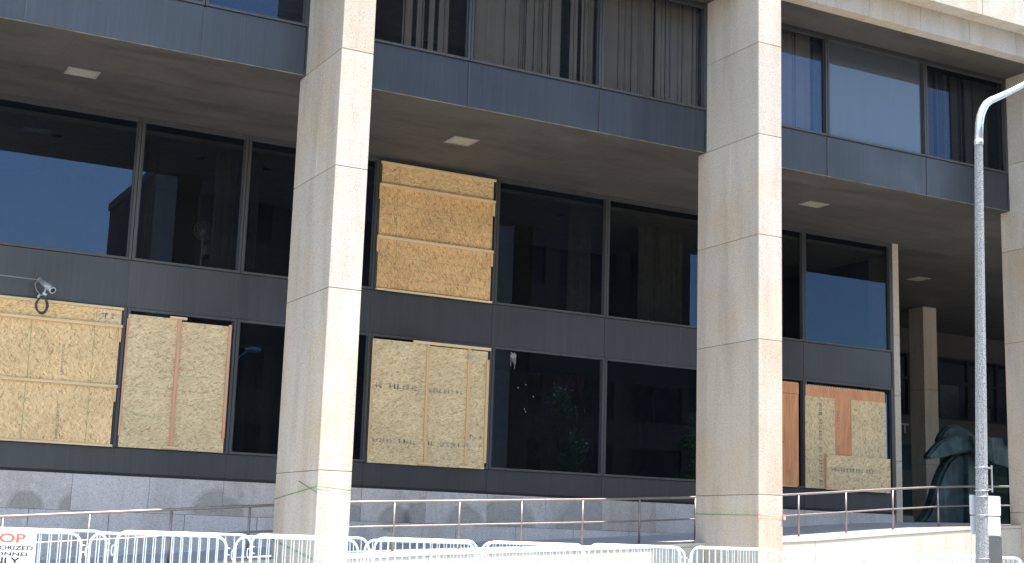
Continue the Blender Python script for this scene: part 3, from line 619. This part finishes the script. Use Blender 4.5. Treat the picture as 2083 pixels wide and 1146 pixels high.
# B6
b6 = thing('window_boarding', (23.7*KD, YB, 1.7*KD), 'plain orange plywood seen just right of the middle right column', 'boarding', 'boards over the windows')
p6 = MB(); p6.box(22.15*KD, 25.05*KD, YB+0.02, YB+0.035, 1.76*KD, 4.22*KD); p6.box(22.15*KD, 25.05*KD, YB+0.008, YB+0.0195, 4.225*KD, 4.52*KD)
for k in range(46): p6.box((22.2+k*0.0615)*KD, (22.225+k*0.0615)*KD, YB+0.002, YB+0.0075, 4.50*KD, 4.54*KD, 1)
p6.build('plywood_sheet', [M['ply'], M['lumber']], b6); batten(b6, 23.5, 24.98, 1.72, 1.755, y=YB+0.02, d=0.03)
# ------------------------------------------------------------------ handrail on the ramp
RY = 24.12
hr = thing('handrail', (15, RY, 0), 'weathered bronze pipe handrail with two rails climbing the ramp behind the columns', 'railing')
xs_ = [-5+i*0.5 for i in range(73)]
MB().tube([(x, RY, railz(x)) for x in xs_], 0.025, 10).build('top_rail', M['rail'], hr)
MB().tube([(x, RY, railz(x)-0.445) for x in xs_], 0.018, 10).build('middle_rail', M['rail'], hr)
PX = [-2.95, -1.58, -0.22, 1.14, 2.5, 3.85, 5.21, 6.57, 7.94, 9.3, 10.68, 12.01, 13.35, 14.72, 16.06, 17.43, 18.79, 20.15, 21.48, 22.85, 24.23, 25.6, 26.95, 28.3, 29.65]
for x in PX:
    p = MB(); p.tube([(x, RY, railz(x)-0.91), (x, RY, railz(x)-0.02)], 0.023, 10); p.tube([(x, RY, railz(x)-0.905), (x, RY, railz(x)-0.895)], 0.05, 12); p.build('post', M['rail'], hr)

# ------------------------------------------------------------------ crowd barriers
BW = 1.94; BH = 1.09
def make_barrier(name):
    """built round x=0..BW, z=0 at the feet"""
    root = thing('crowd_barrier', (0,0,0), 'x', 'barrier')
    f = MB(); r = 0.17; pts = []; z0 = 0.17
    def arc(cx, cz, a0, a1):
        for k in range(7):
            a = R(a0+(a1-a0)*k/6); pts.append((cx+r*math.cos(a), 0, cz+r*math.sin(a)))
    arc(r, BH-r-0.02, 180, 90); arc(BW-r, BH-r-0.02, 90, 0); arc(BW-r, z0+r, 0, -90); arc(r, z0+r, -90, -180)
    f.tube(pts, 0.0190, 10, closed=True); f.build('frame', M['galv'], root)
    n = 14
    for k in range(1, n+1):
        x = BW*k/(n+1); top = BH-0.02; bot = z0
        for cx in (r, BW-r):
            if (x < r and cx == r) or (x > BW-r and cx != r):
                d = math.sqrt(max(0, r*r-(x-cx)**2)); top = BH-r-0.02+d; bot = z0+r-d
        MB().tube([(x, 0, bot), (x, 0, top)], 0.0075, 8).build('upright_bar', M['galv'], root)
    for x in (0.28, BW-0.28):
        g = MB(); g.tube([(x, -0.28, 0.012), (x, -0.24, 0.03), (x, 0, z0-0.01), (x, 0.24, 0.03), (x, 0.28, 0.012)], 0.016, 8); g.build('foot', M['galv'], root)
    for z in (0.86, 0.42):
        h = MB(); h.tube([(0.0, 0, z), (-0.045, -0.01, z), (-0.055, -0.012, z-0.03), (-0.055, -0.012, z-0.11), (-0.035, -0.012, z-0.14)], 0.009, 8); h.build('hook', M['galv'], root)
    for z in (0.90, 0.80, 0.45, 0.35):
        g = MB(); g.tube([(BW, 0, z), (BW+0.03, -0.012, z), (BW+0.07, 0, z), (BW+0.03, 0.012, z), (BW, 0, z)], 0.008, 6); g.build('eyelet', M['galv'], root)
    return root
proto = make_barrier('a')
descr = ['first from the left, beside the stop sign', 'second from the left, ending before the left column', 'third from the left, crossing the left column', 'fourth from the left, right of the left column', 'fifth from the left, against the sunlit wall', 'sixth from the left, against the sunlit wall', 'seventh from the left, below the middle right column foot', 'eighth from the left, just right of that column', 'ninth from the left, before the lamp post', 'tenth from the left, behind the lamp post', 'eleventh, at the right picture edge']
rowA = [(2.27, 4.30), (4.42, 6.37), (6.50, 8.41), (8.53, 10.42), (10.53, 12.42), (12.52, 14.45), (14.58, 16.57), (16.68, 18.55), (18.71, 20.6), (20.75, 22.65), (22.8, 24.7)]
rowB = [(2.75, 4.72), (4.86, 6.86), (6.85, 8.74), (8.84, 10.64), (10.80, 12.66), (12.74, 14.63), (14.86, 16.75), (16.95, 18.85), (19.05, 20.95), (21.1, 23.0)]
first = True
tops = [-0.035, -0.02, -0.01, 0.0, 0.02, 0.035, 0.045, 0.045, 0.04, 0.04, 0.04]
def place(x0, x1, y, top, label, group):
    global first
    o = proto if first else copy_tree(proto); first = False
    gz = GZ
    o.location = (x0, y, gz); o.scale = ((x1-x0)/BW, 1, (top-gz)/BH); o.rotation_euler = (0, 0, math.atan2(random.uniform(-0.02, 0.02), BW))
    o['label'] = label; o['group'] = group; o['category'] = 'barrier'; return o
for i, (a, b) in enumerate(rowA): place(a, b, 20.30, tops[i], 'front row crowd barrier, '+descr[i], 'front row of crowd barriers')
for i, (a, b) in enumerate(rowB): place(a, b, 20.66, tops[i]+(0.035 if i < 4 else 0.015), 'back row crowd barrier, '+descr[i], 'back row of crowd barriers')
# stop sign on the first barrier
sg = thing('warning_sign', (3.24, 20.25, -1.0), 'white STOP authorized personnel only sign hung on the leftmost front barrier', 'sign')
MB().cbox(2.78, 3.69, 20.235, 20.243, -0.62, -0.035, 0.002).build('sign_panel', M['white'], sg)
def text(s, cx, cz, h, wdt, m, parent, y, bold=0.0, name='lettering', rotx=90):
    cu = bpy.data.curves.new('t', 'FONT'); cu.body = s; cu.align_x = 'CENTER'; cu.size = 1.0; cu.offset = bold; cu.extrude = 0.0
    to = bpy.data.objects.new('t', cu); COL.objects.link(to); bpy.context.view_layer.update()
    me = bpy.data.meshes.new_from_object(to.evaluated_get(bpy.context.evaluated_depsgraph_get())); bpy.data.objects.remove(to)
    xs = [v.co.x for v in me.vertices]; ys = [v.co.y for v in me.vertices]; w0 = max(xs)-min(xs); h0 = max(ys)-min(ys); mx = (max(xs)+min(xs))/2; my = min(ys)
    for v in me.vertices:
        X = cx+(v.co.x-mx)*wdt/w0; Z = cz+(v.co.y-my)*h/h0; v.co = Vector((X, y, Z))-parent.location
    me.materials.clear(); me.materials.append(m); o = bpy.data.objects.new(name, me); COL.objects.link(o); o.parent = parent; return o
text('STOP', 3.24, -0.205, 0.125, 0.62, M['signred'], sg, 20.2335, 0.03)
text('AUTHORIZED', 3.265, -0.30, 0.058, 0.78, M['signblack'], sg, 20.2335, 0.032)
text('PERSONNEL', 3.265, -0.378, 0.052, 0.72, M['signblack'], sg, 20.2335, 0.032)
text('ONLY', 3.25, -0.50, 0.105, 0.50, M['signblack'], sg, 20.2335, 0.032)
MB().box(3.0, 3.42, 20.2333, 20.2345, -0.225, -0.222).build('underline', M['signred'], sg)
# ------------------------------------------------------------------ string lines and clips
s1 = thing('string_line', (8.5, 21.55, -1), 'green string wound twice round the foot of the left column', 'string')
m = MB(); e = 0.012; X0 = COLS[0]-e; X1 = COLS[0]+CW+e
m.tube([(X0, CY1, 0.62), (X0, CY0-e, 0.80), (X1, CY0-e, 0.755), (X1, CY1, 0.9)], 0.006, 6); m.tube([(X0, CY1, -0.06), (X0, CY0-e, -0.36), (X1, CY0-e, -0.52), (X1, CY1, -0.5)], 0.006, 6)
m.build('green_string', M['string'], s1)
m = MB(); m.tube([(X0, 22.45, 0.90), (X0, CY0-e, 0.70)], 0.004, 6); m.build('black_wire', M['cable'], s1)
s2 = thing('string_line', (17.4, 21.55, -1), 'faint green string round the foot of the middle right column', 'string')
X0 = COLS[1]-e; X1 = COLS[1]+CW+e; m = MB(); m.tube([(X0, CY1, 0.70), (X0, CY0-e, 0.665), (X1, CY0-e, 0.64), (X1, CY1, 0.7)], 0.005, 6); m.build('green_string', M['string'], s2)
for k, x in enumerate((COLS[1]-0.02, COLS[1]+CW+0.0)):
    c = thing('corner_clip', (x, CY0, 0.6), ('red and white plastic clip on the near corner of the middle right column' if k == 0 else 'small red plastic clip on the right edge of the middle right column'), 'clip')
    MB().cbox(x-0.02, x+0.045, CY0-0.035, CY0-0.012, 0.60, 0.70, 0.004).build('clip_body', M['red'], c); MB().box(x, x+0.025, CY0-0.040, CY0-0.0355, 0.615, 0.66).build('clip_tab', M['white'], c)

# ------------------------------------------------------------------ lamp post with signs
lp = thing('street_lamp', (17.98, 17.0, GZ), 'tall tapered exposed aggregate lamp post with curved aluminium arm', 'street lamp')
m = MB(); m.tube([(17.985, 17, GZ), (18.04, 17, 0.28), (18.225, 17, 7.08)], [0.122, 0.110, 0.073], 8); m.build('pole', M['pole'], lp)
arm = [(18.225, 17, 7.08), (18.25, 17, 7.40), (18.285, 17, 7.55), (18.345, 17, 7.68), (18.43, 17, 7.80), (18.54, 17, 7.885), (18.72, 17, 7.975), (19.0, 17, 8.12), (19.4, 17, 8.345), (20.3, 17, 8.80)]
m = MB(); m.tube([(18.2235, 17, 7.03), (18.2265, 17, 7.12)], 0.077, 16); m.tube(arm, [0.071, 0.071, 0.070, 0.069, 0.067, 0.064, 0.060, 0.055, 0.05, 0.045], 16); m.build('arm', M['alu'], lp)
m = MB(); bm = bmesh.new(); bmesh.ops.create_uvsphere(bm, u_segments=20, v_segments=10, radius=0.5)
for v in bm.verts: v.co = Vector((20.75+v.co.x*1.0, 17+v.co.y*0.5, 8.90+v.co.z*(0.34 if v.co.z > 0 else 0.16)))
m.add_bm(bm, smooth=True); m.build('lamp_head', M['alu'], lp)
m = MB(); m.cbox(17.75, 18.22, 16.76, 17.24, GZ, GZ+0.12, 0.02); m.build('base_plate', M['pave'], lp)
def strap(z, r):
    cx = 18.04+(z-0.28)*0.0272; pts = []
    for k in range(16): a = k/16*2*math.pi; pts.append((cx+r*math.cos(a), 17+r*math.sin(a), z))
    q = MB(); q.tube(pts, 0.006, 6, closed=True); return q
for z, r in ((1.48, 0.106), (1.10, 0.108), (1.0, 0.109), (0.70, 0.111), (-0.0, 0.116)): strap(z, r).build('strap', M['steel'], lp)
m = MB(); m.cbox(18.235, 18.25, 16.93, 16.96, 1.08, 1.52, 0.003); m.box(18.12, 18.236, 16.935, 16.955, 1.46, 1.49); m.box(18.12, 18.236, 16.935, 16.955, 1.11, 1.14); m.build('sign_bracket', M['steel'], lp)
def plate(name, x0, x1, z0, z1, y, m_, label, rad=0.02):
    t_ = thing(name, ((x0+x1)/2, y, z0), label, 'sign'); pts = []
    for cx, cz, a0 in ((x1-rad, z1-rad, 0), (x0+rad, z1-rad, 90), (x0+rad, z0+rad, 180), (x1-rad, z0+rad, 270)):
        for k in range(5): a = R(a0+k*22.5); pts.append((cx+rad*math.cos(a), y, cz+rad*math.sin(a)))
    mb = MB(); mb.slabpoly(list(reversed(pts)), (0, 0.004, 0)); mb.build('sign_plate', m_, t_)
    bt = MB(); zc = z1-0.07; bt.tube([(x1-0.09, y-0.006, zc), (x1-0.09, y, zc)], 0.008, 8); bt.build('bolt', M['steel'], t_)
    return t_
plate('sign_plate_unit', 17.915, 18.625, 0.705, 1.03, 17.13, M['signback'], 'upper of two blank white sign plates on the lamp post')
plate('sign_plate_unit', 17.93, 18.615, 0.385, 0.69, 17.135, M['signback'], 'lower of two blank white sign plates on the lamp post')
plate('parking_sign', 18.19, 18.64, -0.28, 0.37, 17.14, M['signgrey'], 'grey rear face of a rounded sign below the white plates on the lamp post', 0.04)
for o in bpy.data.objects:
    if o.name.startswith('sign_plate_unit'): o.name = 'blank_sign'
# ------------------------------------------------------------------ security camera with coiled cable
sc_ = thing('security_camera', (4.64, 27.3, 4.6), 'grey tube security camera with coiled cable hanging on the dark band at left', 'camera')
A = Vector((4.63, 27.28, 4.58)); Bp = Vector((4.79, 26.98, 4.375)); d = (Bp-A).normalized()
m = MB(); m.tube([A, Bp], 0.062, 16); m.tube([A-d*0.05, A], [0.045, 0.062], 16, caps=True); m.build('housing', M['camhouse'], sc_)
m = MB(); m.tube([Bp, Bp+d*0.03], 0.066, 16); m.build('front_ring', M['alu'], sc_); m = MB(); m.tube([Bp+d*0.031, Bp+d*0.034], 0.045, 16); m.build('lens', M['black'], sc_)
m = MB(); m.tube([(4.70, 27.13, 4.41), (4.69, 27.2, 4.32), (4.69, 27.5, 4.32), (4.69, D0, 4.32)], 0.018, 8); m.tube([(4.69, D0-0.02, 4.32), (4.69, D0-0.005, 4.32)], 0.05, 12); m.tube([(4.66, 27.2, 4.32), (4.74, 27.2, 4.30)], 0.03, 8); m.build('bracket', M['alu'], sc_)
m = MB()
for k in range(8):
    pts = []; rx = 0.10+random.uniform(-0.018, 0.018); rz = 0.155+random.uniform(-0.02, 0.02); cx = 4.665+random.uniform(-0.012, 0.012); cz = 4.10+random.uniform(-0.012, 0.012); ry = random.uniform(-0.03, 0.03)
    for j in range(24): a = j/24*2*math.pi; pts.append((cx+rx*math.sin(a)*(1-0.25*max(0, math.cos(a))), 27.15+ry*math.sin(a+k)+k*0.009, cz+rz*math.cos(a)))
    m.tube(pts, 0.0075, 6, closed=True)
m.build('cable_coil', M['cable'], sc_)
m = MB(); pts = [(4.60, 27.28, 4.60), (4.52, 27.26, 4.50), (4.55, 27.22, 4.38), (4.64, 27.2, 4.28)]; m.tube(pts, 0.006, 6)
m.tube([(4.60, 27.3, 4.59), (4.2, 27.35, 4.60), (3.3, 27.4, 4.62), (1.2, 27.5, 4.72)], 0.006, 6); m.build('cable', M['cable_grey'], sc_)
# ------------------------------------------------------------------ pedestal fan behind the second upper pane
fn = thing('pedestal_fan', (8.0, 28.9, 5.15), 'white pedestal fan faintly seen behind the second upper window', 'fan')
m = MB(); m.tube([(8.1, 28.9, 5.16), (8.1, 28.9, 6.15)], 0.018, 8); m.tube([(8.1, 28.9, 5.155), (8.1, 28.9, 5.18)], 0.2, 20); m.build('stand', M['white'], fn)
m = MB(); c = Vector((8.08, 28.82, 6.27))
for rr in (0.2, 0.15, 0.1, 0.05): m.tube([(c.x+rr*math.cos(k/20*6.283), c.y-0.04*(1-rr*4), c.z+rr*math.sin(k/20*6.283)) for k in range(20)], 0.006, 5, closed=True)
for k in range(14): a = k/14*6.283; m.tube([tuple(c), (c.x+0.2*math.cos(a), c.y, c.z+0.2*math.sin(a))], 0.003, 4)
m.tube([(c.x, c.y, c.z), (8.1, 28.95, 6.2)], 0.05, 10); m.build('cage', M['white'], fn)
bx = thing('desk_box', (8.35, 28.6, 5.16), 'pale box standing on a shelf beside the fan inside', 'box'); MB().cbox(8.15, 8.5, 28.75, 29.0, 5.75, 5.98, 0.01).build('box_body', M['intceil'], bx); MB().box(8.12, 8.55, 28.7, 29.05, 5.72, 5.748).build('shelf', M['intdark'], bx)
# ------------------------------------------------------------------ sculpture in the entrance
SY = 29.2; K = 1.013
def P2(u, v): return (28.42+(u-1878)/52.7)*K, (3.67-(v-862)/73.6)*K
sc = thing('bronze_sculpture', (30, SY, 0.845), 'large abstract dark green bronze sculpture standing in the entrance recess', 'sculpture')
def ext(name, pts, y0, y1, bev=0.03, shear=None):
    bm = bmesh.new(); vs_ = [bm.verts.new((P2(u, v)[0], y0, P2(u, v)[1])) for u, v in pts]
    f = bm.faces.new(vs_); r = bmesh.ops.extrude_face_region(bm, geom=[f])
    for e_ in r['geom']:
        if isinstance(e_, bmesh.types.BMVert): e_.co.y = y1
    bmesh.ops.recalc_face_normals(bm, faces=bm.faces); bmesh.ops.bevel(bm, geom=list(bm.edges), offset=bev, segments=2, affect='EDGES', clamp_overlap=True)
    if shear:
        for v in bm.verts: v.co.y += shear(v.co)
    mb = MB(); mb.add_bm(bm); return mb.build(name, M['bronze'], sc)
ext('hood', [(1922, 898), (1930, 880), (1940, 868), (1954, 862), (1968, 864), (1982, 870), (1996, 882), (2010, 905), (1998, 922), (1975, 920), (1950, 915), (1930, 912)], SY+0.2, SY+0.45, 0.05)
ext('beak', [(1877, 936), (1893, 915), (1906, 901), (1922, 892), (1944, 888), (1964, 889), (1976, 903), (1970, 916), (1945, 922), (1915, 932), (1884, 940)], SY-0.2, SY+0.05, 0.05)
ext('side_plate', [(1958, 887), (1984, 889), (1988, 940), (1972, 930)], SY-0.42, SY-0.30, 0.015, lambda c: -0.5*(c.x-30.5))
ext('side_plate', [(1985, 889), (2018, 886), (2044, 892), (2045, 950), (2015, 944), (1987, 940)], SY-0.6, SY-0.45, 0.02, lambda c: 0.15*(c.x-30.5))
ext('plate_block', [(2018, 880), (2038, 886), (2040, 905), (2020, 902)], SY-0.75, SY-0.6, 0.02, lambda c: 0.15*(c.x-30.5))
ext('leg', [(1946, 924), (1974, 916), (1982, 935), (1986, 975), (1990, 1068), (1872, 1068), (1888, 1048), (1900, 1020), (1908, 990), (1918, 962), (1930, 940)], SY, SY+0.4, 0.08)
ext('front_rib', [(1960, 925), (1976, 925), (1982, 1068), (1958, 1068)], SY-0.25, SY-0.005, 0.025, lambda c: 0.3*(c.x-30))
ext('back_mass', [(1980, 930), (2006, 935), (2012, 1068), (1988, 1068)], SY+0.3, SY+0.8, 0.05)
# ------------------------------------------------------------------ across the street (seen only as reflections)
def office(name, x0, x1, y0, y1, z1, m, label, floors, bayw, cat='building'):
    t_ = thing(name, ((x0+x1)/2, y0, GZ), label, cat); wl = MB(); H = (z1-GZ)/floors; n = max(1, int((x1-x0)/bayw)); bw = (x1-x0)/n
    wl.box(x0, x1, y0, y1-0.25, GZ, z1)
    for i in range(n+1): wl.box(x0+i*bw-0.5 if i else x0, x0+i*bw+0.5 if i < n else x1, y1-0.25, y1, GZ, z1)
    for f in range(floors+1):
        for i in range(n): wl.box(x0+i*bw+0.5, x0+(i+1)*bw-0.5, y1-0.25, y1-0.01, max(GZ, GZ+f*H-0.8), min(z1, GZ+f*H+0.8))
    wl.build('wall', m, t_); MB().box(x0-0.08, x1+0.08, y0-0.08, y1+0.08, z1+0.002, z1+0.4).build('roof', M['conc2'], t_)
    for f in range(min(floors, 5)):
        for i in range(min(n, 18)): MB().box(x0+i*bw+0.502, x0+(i+1)*bw-0.502, y1-0.2, y1-0.18, GZ+f*H+0.802, GZ+(f+1)*H-0.802).build('window', M['black'], t_)
    return t_
office('office_tower', 21.0, 50.3, -17, -15, 33, M['brick'], 'tall dark brick office tower across the street, mirrored in the windows', 9, 4.2)
office('low_office', 15.05, 20.9, -15.6, -6.0, 15.8, M['brick'], 'narrow dark block beside the tower across the street', 5, 3)
office('added_brick_block', 80, 130, -20, -18, 30.0, M['brick'], 'broad brick block added at the far right across the street to darken lobby reflections', 8, 6)  # added unseen block, makes the lobby glass mirror dark instead of sky
office('low_office', 50.5, 75.8, -45, -18, 12.0, M['conc2'], 'long low pale building right of the tower across the street', 3, 6)
office('low_office', -60, 14.6, -60, -30, 5.0, M['conc2'], 'low building left of the narrow block across the street', 1, 6)
rs = thing('shop_sign', (41.5, -14.8, 8.5), 'dark red banner on the tower facade across the street', 'sign'); MB().cbox(40.3, 42.7, -14.98, -14.85, 8.5, 9.7, 0.02).build('sign_board', simple('red_banner', (0.13, 0.015, 0.018), 0.6), rs)
fl = thing('street_lamp', (17.6, -5.2, GZ), 'slim lamp post on the far pavement, its head mirrored in a ground floor pane', 'street lamp')
m = MB(); m.tube([(17.6, -5.2, GZ), (17.6, -5.2, 5.6)], [0.09, 0.05], 10); m.build('pole', M['pole'], fl)
m = MB(); m.tube([(17.6, -5.2, 5.6), (17.65, -5.2, 6.1), (17.9, -5.2, 6.6), (18.6, -5.2, 7.4), (19.3, -5.2, 8.0)], 0.04, 8); m.build('arm', M['alu'], fl)
bm = bmesh.new(); bmesh.ops.create_uvsphere(bm, u_segments=16, v_segments=8, radius=0.5)
for v in bm.verts: v.co = Vector((19.6+v.co.x*0.8, -5.2+v.co.y*0.4, 8.12+v.co.z*0.28))
m = MB(); m.add_bm(bm, smooth=True); m.build('lamp_head', M['alu'], fl)
def tree(x, y, h, r, label):
    t_ = thing('street_tree', (x, y, GZ), label, 'tree', 'street trees on the far pavement'); tr = MB()
    tr.tube([(x, y, GZ), (x+0.05, y, h*0.3), (x-0.05, y, h*0.75)], [0.16, 0.12, 0.04], 10)
    for k in range(9):
        a = k*2.4; z = h*(0.3+0.05*k); tr.tube([(x, y, z), (x+math.cos(a)*r*0.4, y+math.sin(a)*r*0.4, z+0.8), (x+math.cos(a)*r*0.75, y+math.sin(a)*r*0.75, z+1.3)], [0.05, 0.03, 0.012], 6)
    tr.build('trunk', M['bark'], t_); lf = MB()
    cl = []
    for k in range(46):
        a = random.uniform(0, 6.283); zz = random.uniform(0.22, 1.0); rr = r*math.sin(min(1, (1.05-zz)*1.5)*math.pi/2)*random.uniform(0.35, 1); cl.append((x+rr*math.cos(a), y+rr*math.sin(a), GZ+1.0+(h-GZ-1.2)*zz))
    for c_ in cl:
        for j in range(60):
            p = Vector(c_)+Vector((random.gauss(0, 0.28), random.gauss(0, 0.28), random.gauss(0, 0.22))); u = Vector((random.gauss(0,1), random.gauss(0,1), random.gauss(0,0.6))).normalized()*0.09; v = u.cross(Vector((random.gauss(0,1), random.gauss(0,1), random.gauss(0,1)))).normalized()*0.05
            lf.quad([p-u, p+v, p+u, p-v])
    lf.build('crown', M['leaf'], t_)
tree(37.0, -8, 8.0, 1.9, 'slim leafy street tree in front of the red banner'); tree(46.6, -8, 8.3, 2.0, 'leafy street tree farther along the far pavement'); tree(28.0, -8, 5.0, 1.4, 'small street tree on the far pavement')
# the letter-shaped names of the Empty copies stay plain; done
